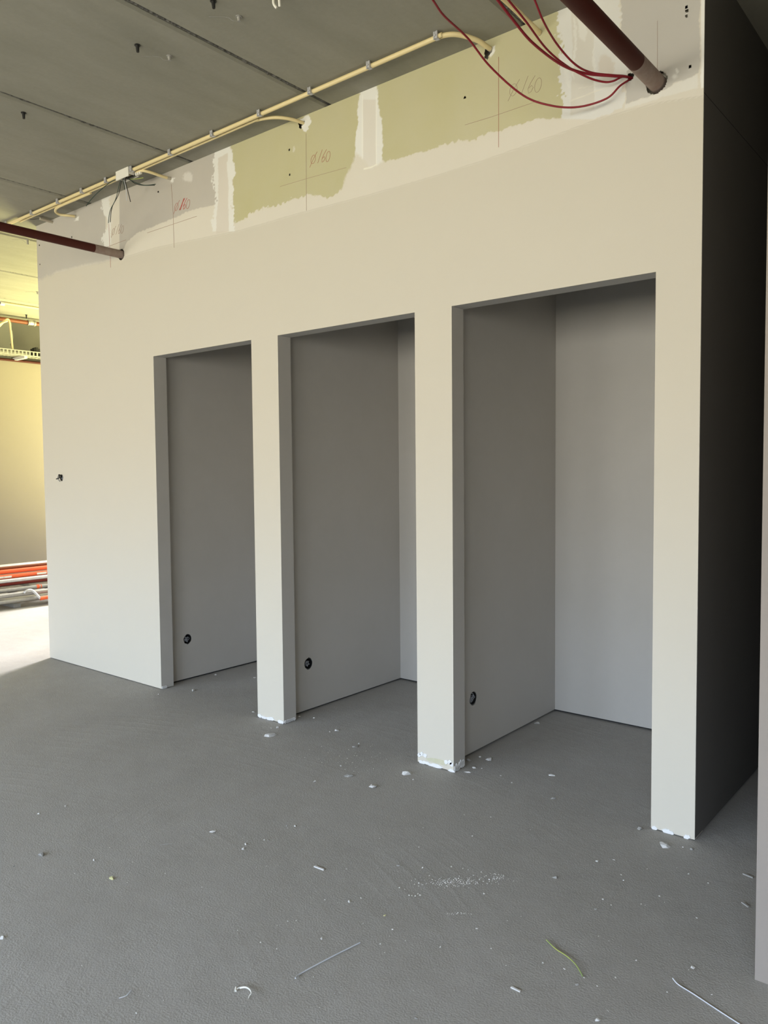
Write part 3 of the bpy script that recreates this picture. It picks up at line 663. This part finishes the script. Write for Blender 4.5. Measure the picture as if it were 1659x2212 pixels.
# ------------------------------------------------------------------ debris on the floor
def depth(px, py):
    return (pt(px, py, 2, 0)-CAM).dot(F_)
def chip(px, py, w_, h_, label, m=None, cat='plaster chip', name='plaster_chip', group=None, flat=.5, rot=None):
    c = pt(px, py, 2, 0); s = depth(px, py)/FPX
    if w_ > 10: w_ *= 1.2; h_ *= 1.2
    L_ = w_*s; view = math.atan2(CAM.z, math.hypot(c.x-CAM.x, c.y-CAM.y)); hh = h_*s
    D_ = min(max(hh/math.sin(view)*.6, L_*.3), L_*1.1); Hh = max(hh*.45, L_*.14*flat*2)
    bm = bmesh.new()
    for k in range(16):
        a = random.uniform(0, 6.283); t = random.random()**.35; zz = random.choice((0, .15, .5, .8, 1))
        sh = 1-.35*zz*zz
        bm.verts.new((math.cos(a)*t*sh*L_/2, math.sin(a)*t*sh*D_/2, Hh*zz*random.uniform(.7, 1.1)))
    bmesh.ops.convex_hull(bm, input=bm.verts, use_existing_faces=False)
    bmesh.ops.delete(bm, geom=[v for v in bm.verts if not v.link_faces], context='VERTS')
    me = bpy.data.meshes.new(name); bm.to_mesh(me); bm.free()
    o = link(name, me, m or m_chip); o.location = (c.x, c.y, 0); o.rotation_euler = (0, 0, (YAW if rot is None else YAW+rot)+random.uniform(-.15, .15))
    return tag(o, label, cat, group)
chips = [
 (584, 1589, 27, 11, 'long flat plaster flake just in front of the left pillar foot', None, .25),
 (599, 1572, 7, 8, 'small upright plaster crumb behind the long flake at the left pillar'),
 (586, 1573, 6, 3, 'tiny flat crumb left of the upright crumb at the left pillar'),
 (548, 1539, 9, 5, 'pale crumb beside the left edge of the left pillar'),
 (646, 1548, 9, 5, 'crumb at the right foot of the left pillar'),
 (418, 1492, 11, 6, 'plaster crumb on the threshold of the leftmost opening'),
 (465, 1458, 8, 5, 'crumb against the partition inside the leftmost cubicle'),
 (550, 1464, 9, 3, 'flat crumb inside the leftmost cubicle by the left pillar'),
 (343, 1500, 5, 3, 'tiny crumb at the foot of the wall left of the first opening'),
 (679, 1551, 7, 4, 'crumb along the partition just inside the middle cubicle'),
 (727, 1578, 11, 6, 'flat pale crumb in front of the middle opening'),
 (712, 1581, 5, 3, 'tiny crumb left of the flat pale crumb before the middle opening'),
 (766, 1613, 16, 8, 'dark grey mortar crumb on the screed before the middle opening', 'g'),
 (775, 1607, 5, 4, 'white speck touching the dark mortar crumb'),
 (736, 1655, 5, 5, 'bright white crumb between the dark mortar crumb and the floor smudge'),
 (680, 1690, 8, 9, 'bright white upright crumb on the floor below the left pillar'),
 (753, 1677, 21, 7, 'faint grey flat flake on the floor between the pillars', 'g', .2),
 (806, 1701, 20, 12, 'blocky grey-white plaster chunk in the middle of the floor'),
 (879, 1671, 22, 12, 'largest white plaster chunk, left of the right pillar foot'),
 (893, 1684, 6, 4, 'small crumb just below the largest chunk by the right pillar'),
 (637, 1785, 7, 8, 'white crumb of a pair on the open floor, right one', None, .5),
 (620, 1784, 4, 6, 'grey crumb of a pair on the open floor, left one', 'g'),
 (531, 1824, 9, 8, 'white crumb, upper of two close together on the left floor'),
 (525, 1834, 8, 9, 'white crumb, lower of two close together on the left floor'),
 (571, 1815, 4, 5, 'tiny white crumb right of the close pair on the left floor'),
 (580, 1815, 5, 5, 'tiny grey crumb right of the close pair on the left floor', 'g'),
 (863, 1918, 5, 4, 'white crumb above the powdery crumb row in the middle floor'),
 (861, 1870, 10, 6, 'rough grey mortar crumb in the middle floor', 'g'),
 (913, 1875, 6, 5, 'white crumb left of the powdery patch'),
 (749, 1878, 5, 5, 'small crumb right of the pale stick'),
 (754, 1948, 8, 7, 'rough crumb on the floor above the greenish crumb', None),
 (831, 1978, 8, 6, 'yellowish green crumb of gypsum board on the middle floor', 'y'),
 (695, 2028, 8, 7, 'white cube-like crumb above the grey wire'),
 (677, 2111, 4, 5, 'tiny white crumb right of the bent end of the grey wire'),
 (563, 2036, 4, 4, 'tiny crumb left of the white cube-like crumb'),
 (723, 2146, 4, 4, 'tiny dark crumb below the grey wire', 'g'),
 (899, 2200, 9, 6, 'dark pit at the bottom edge of the floor, modelled as a crumb', 'g'),  # pit in the screed, built as a dark raised lump
 (1037, 1635, 8, 5, 'rounded crumb just right of the right pillar foot'),
 (1057, 1641, 15, 8, 'pebble-like crumb inside the threshold of the rightmost opening'),
 (1024, 1659, 10, 6, 'crumb below the rounded one at the right pillar foot'),
 (1010, 1668, 18, 4, 'flat flake below the right pillar foot', None, .2),
 (1012, 1642, 12, 7, 'dark crumb tucked against the partition at the right pillar', 'g'),
 (1041, 1660, 5, 3, 'tiny crumb right of the pillar crumbs'),
 (1192, 1675, 17, 5, 'flat pale flake inside the rightmost opening', None, .25),
 (1160, 1563, 12, 6, 'plaster crumb against the partition deep in the rightmost cubicle'),
 (1082, 1676, 5, 4, 'tiny crumb before the rightmost opening'),
 (1106, 1691, 5, 3, 'tiny flat crumb before the rightmost opening'),
 (1196, 1725, 15, 6, 'flat grey flake before the rightmost opening', 'g', .25),
 (1433, 1827, 27, 15, 'broken white plaster chunk below the foot of the right corner pier'),
 (1382, 1791, 11, 9, 'grey crumb at the left foot of the right corner pier', 'g'),
 (1494, 1835, 9, 9, 'dark pit with white chips at the bottom corner of the block, modelled as a crumb', 'g'),  # pit and loose chips merged into one dark lump
 (1303, 1943, 6, 5, 'white crumb on the right floor'),
 (1290, 1861, 9, 6, 'rough white crumb on the right floor before the corner pier'),
 (1326, 1858, 7, 4, 'flat crumb right of the rough white crumb'),
 (1198, 1896, 13, 7, 'low mortar lump on the right floor', 'g'),
 (1286, 1964, 9, 5, 'dark mortar speck on the right floor', 'g'),
 (1030, 2006, 8, 4, 'white crumb on the floor between the powder and the green wire'),
 (951, 2046, 6, 6, 'small crumb at the middle of the foreground floor'),
 (1046, 1931, 6, 5, 'white crumb below the right end of the powdery patch'),
 (908, 1934, 6, 4, 'bright crumb at the end of the crumb row'),
 (1219, 2093, 8, 6, 'white crumb left of the lower end of the green wire'),
 (1247, 2128, 10, 7, 'dark round pit below the green wire, modelled as a crumb', 'g'),  # round pit, stood in for by a dark lump
 (1262, 2112, 6, 5, 'pale crumb touching the lower end of the green wire'),
 (1292, 2204, 15, 9, 'rough crumb at the bottom edge near the right', None),
 (1497, 2092, 12, 8, 'white crumb above the grey wire at the lower right'),
 (1538, 2149, 7, 4, 'tiny white crumb right of the grey wire at the lower right'),
 (1487, 1888, 5, 4, 'tiny crumb on the shaded floor before the passage'),
 (1505, 1983, 5, 4, 'tiny crumb on the floor left of the near wall'),
 (1424, 1936, 7, 3, 'flat crumb on the floor below the corner pier'),
 (142, 1742, 7, 5, 'white crumb on the far left floor, right one of two'),
 (84, 1758, 8, 5, 'white crumb on the far left floor, left one of two'),
 (89, 1848, 13, 13, 'largest grey crumb on the left floor', 'g'),
 (203, 1859, 5, 7, 'white crumb on the left floor above the yellowish one'),
 (241, 1899, 14, 9, 'yellowish green flake of board on the left floor', 'y'),
 (5, 2026, 13, 9, 'pale crumb cut by the left edge of the picture'),
 (295, 2189, 6, 6, 'white crumb at the bottom left floor'),
 (29, 1872, 6, 4, 'small dark crumb near the left edge of the floor', 'g'),
 (461, 1797, 18, 5, 'pale scrape-like sliver on the left floor', None, .2),
]
MM = {'g': m_chipg, 'y': m_chipy, None: None}
for t_ in chips:
    px, py, w_, h_, lb = t_[:5]; mk = t_[5] if len(t_) > 5 else None; fl = t_[6] if len(t_) > 6 else .5
    chip(px, py, w_, h_, lb, MM[mk], 'crumb', 'mortar_crumb' if mk == 'g' else ('board_crumb' if mk == 'y' else 'plaster_crumb'), 'crumbs scattered on the floor', fl)
# tiny look-alike specks
tiny = [(905, 1908), (884, 1934), (890, 1935), (897, 1936), (903, 1931), (975, 1872), (1012, 1879), (1057, 1900), (1087, 1891), (1068, 1899), (848, 2008), (598, 2050), (928, 1892), (1061, 2049), (831, 2058), (822, 2039),
        (1125, 1980), (1342, 1890), (1347, 1902), (1320, 1955), (1330, 2112), (1173, 2080), (1040, 1884), (1000, 1876), (640, 1989), (622, 1990), (702, 1944), (914, 1788), (1003, 1760), (1060, 1765), (905, 1830), (1020, 1806), (780, 1940), (1475, 1830), (1530, 1908), (1441, 2143), (1462, 1875), (1385, 1953), (1374, 2075), (1290, 2130)]
tm = []
for k in range(4):
    o = chip(*tiny[k], 4.5, 4, 'tiny white plaster speck on the foreground floor', None, 'crumb', 'plaster_speck', 'tiny specks on the foreground floor'); tm.append(o)
for i, (px, py) in enumerate(tiny[4:]):
    o = tm[i % 4].copy(); COL.objects.link(o); c = pt(px, py, 2, 0); o.location = (c.x, c.y, 0); o.rotation_euler = (0, 0, random.uniform(0, 6)); s_ = random.uniform(.6, 1.1); o.scale = (s_, s_, s_)
# powdery crumbs nobody could count
mb = MB()
for k in range(420):
    if k < 260: px = random.gauss(985, 38); py = 1905+random.gauss(0, 5)-(px-985)*.03
    elif k < 300: px = random.gauss(1075, 12); py = 1893+random.gauss(0, 5)
    elif k < 330: px = random.gauss(995, 14); py = 1973+random.gauss(0, 1.5)
    elif k < 370: px = random.gauss(775, 45); py = 1640+random.gauss(0, 12)
    else: px = random.uniform(100, 1500); py = random.uniform(1750, 2200)
    c = pt(px, py, 2, 0); r = random.uniform(.0008, .0022)
    vs = [(c.x+r*math.cos(a), c.y+r*math.sin(a), 0) for a in (0, 2.1, 4.2)]+[(c.x, c.y, r*1.3)]
    mb.add(vs, [(0, 1, 3), (1, 2, 3), (2, 0, 3)])
tag(mb.build('plaster_dust', m_chip), 'powdery white plaster crumbs strewn over the middle floor', 'plaster dust', kind='stuff')

# cut wires and slivers
def floorwire(P, r, m, name, label, cat, lift=0):
    Q = [pt(a, b, 2, r+z) for a, b, z in P]
    return tag(MB().tube(smooth_path(Q, 6), r, 8).build(name, m), label, cat)
floorwire([(638, 2113, .006), (651, 2102, 0), (714, 2068, 0), (778, 2036, 0)], .0021, m_greyw, 'cut_wire', 'straight grey cut wire with a bent tip on the foreground floor', 'wire')
floorwire([(1180, 2030, .006), (1201, 2050, .003), (1224, 2065, .004), (1244, 2084, .006), (1259, 2109, 0)], .0016, m_yg, 'cut_wire', 'wavy yellow-green cut wire on the foreground floor', 'wire')
floorwire([(1453, 2113, .008), (1466, 2127, .002), (1498, 2147, 0), (1554, 2184, 0), (1610, 2220, 0)], .0018, m_greyw, 'cut_wire', 'long grey cut wire leaving the picture at the lower right', 'wire')
# curled strip of white insulation
P = [(511, 2137, .004), (518, 2134, .006), (530, 2133, .010), (539, 2138, .012), (542, 2146, .010), (538, 2152, .005), (536, 2158, .001)]
Q = smooth_path([pt(a, b, 2, z) for a, b, z in P], 6); mb = MB(); vs = []
for i, q in enumerate(Q):
    wq = .0035*(1-.55*i/len(Q)); vs += [q+Vector((0, 0, -wq)), q+Vector((0, 0, wq)), q+Vector((.0012, .0012, wq)), q+Vector((.0012, .0012, -wq))]
vs = [Vector((v.x, v.y, max(v.z, .0002))) for v in vs]
mb.add(vs, [(4*k+a, 4*k+(a+1) % 4, 4*k+4+(a+1) % 4, 4*k+4+a) for k in range(len(Q)-1) for a in range(4)], 0, True)
mb.tube([pt(509, 2141, 2, .002), pt(510, 2133, 2, .004)], .0035, 8)
tag(mb.build('insulation_curl', m_whitebox), 'curled white strip of cable insulation at the bottom left floor', 'plastic strip')
def sliver(a, b, w_, name, label, m, cat='sliver'):
    A = pt(*a, 2, 0); B = pt(*b, 2, 0); d = (B-A).normalized(); n = Vector((-d.y, d.x, 0))*w_
    mb = MB(); vs = [A-n, A+n, B+n*.8, B-n*.8]; mb.add([(*v.xy, 0) for v in vs]+[(*(v*.98+(A+B)*.01).xy, w_*1.1) for v in vs], [(0, 1, 2, 3), (4, 5, 6, 7), (0, 1, 5, 4), (1, 2, 6, 5), (2, 3, 7, 6), (3, 0, 4, 7)])
    tag(mb.build(name, m), label, cat)
sliver((679, 1872), (700, 1880), .0042, 'plaster_sliver', 'pale stick-like plaster sliver on the middle floor', m_chip)
sliver((1104, 2133), (1124, 2143), .0035, 'plaster_sliver', 'white stick-like sliver on the foreground floor, left of the green wire', m_chip)
sliver((1605, 1888), (1627, 1897), .004, 'plaster_sliver', 'upper stick-like sliver on the shaded floor beside the near wall', m_chipg)
sliver((1603, 1950), (1617, 1960), .004, 'plaster_sliver', 'lower dark sliver on the shaded floor beside the near wall', m_chipg)
sliver((345, 1825), (372, 1822), .0010, 'plaster_sliver', 'thin dark hair-like scratch on the left floor, modelled as a sliver', m_chipg)  # scratch in the screed, built as a thin dark strip
floorwire([(257, 2156, 0), (272, 2151, .002), (280, 2143, .004), (284, 2138, .003)], .0012, m_greyw, 'cut_wire', 'tiny twisted wire end on the lower left floor', 'wire')
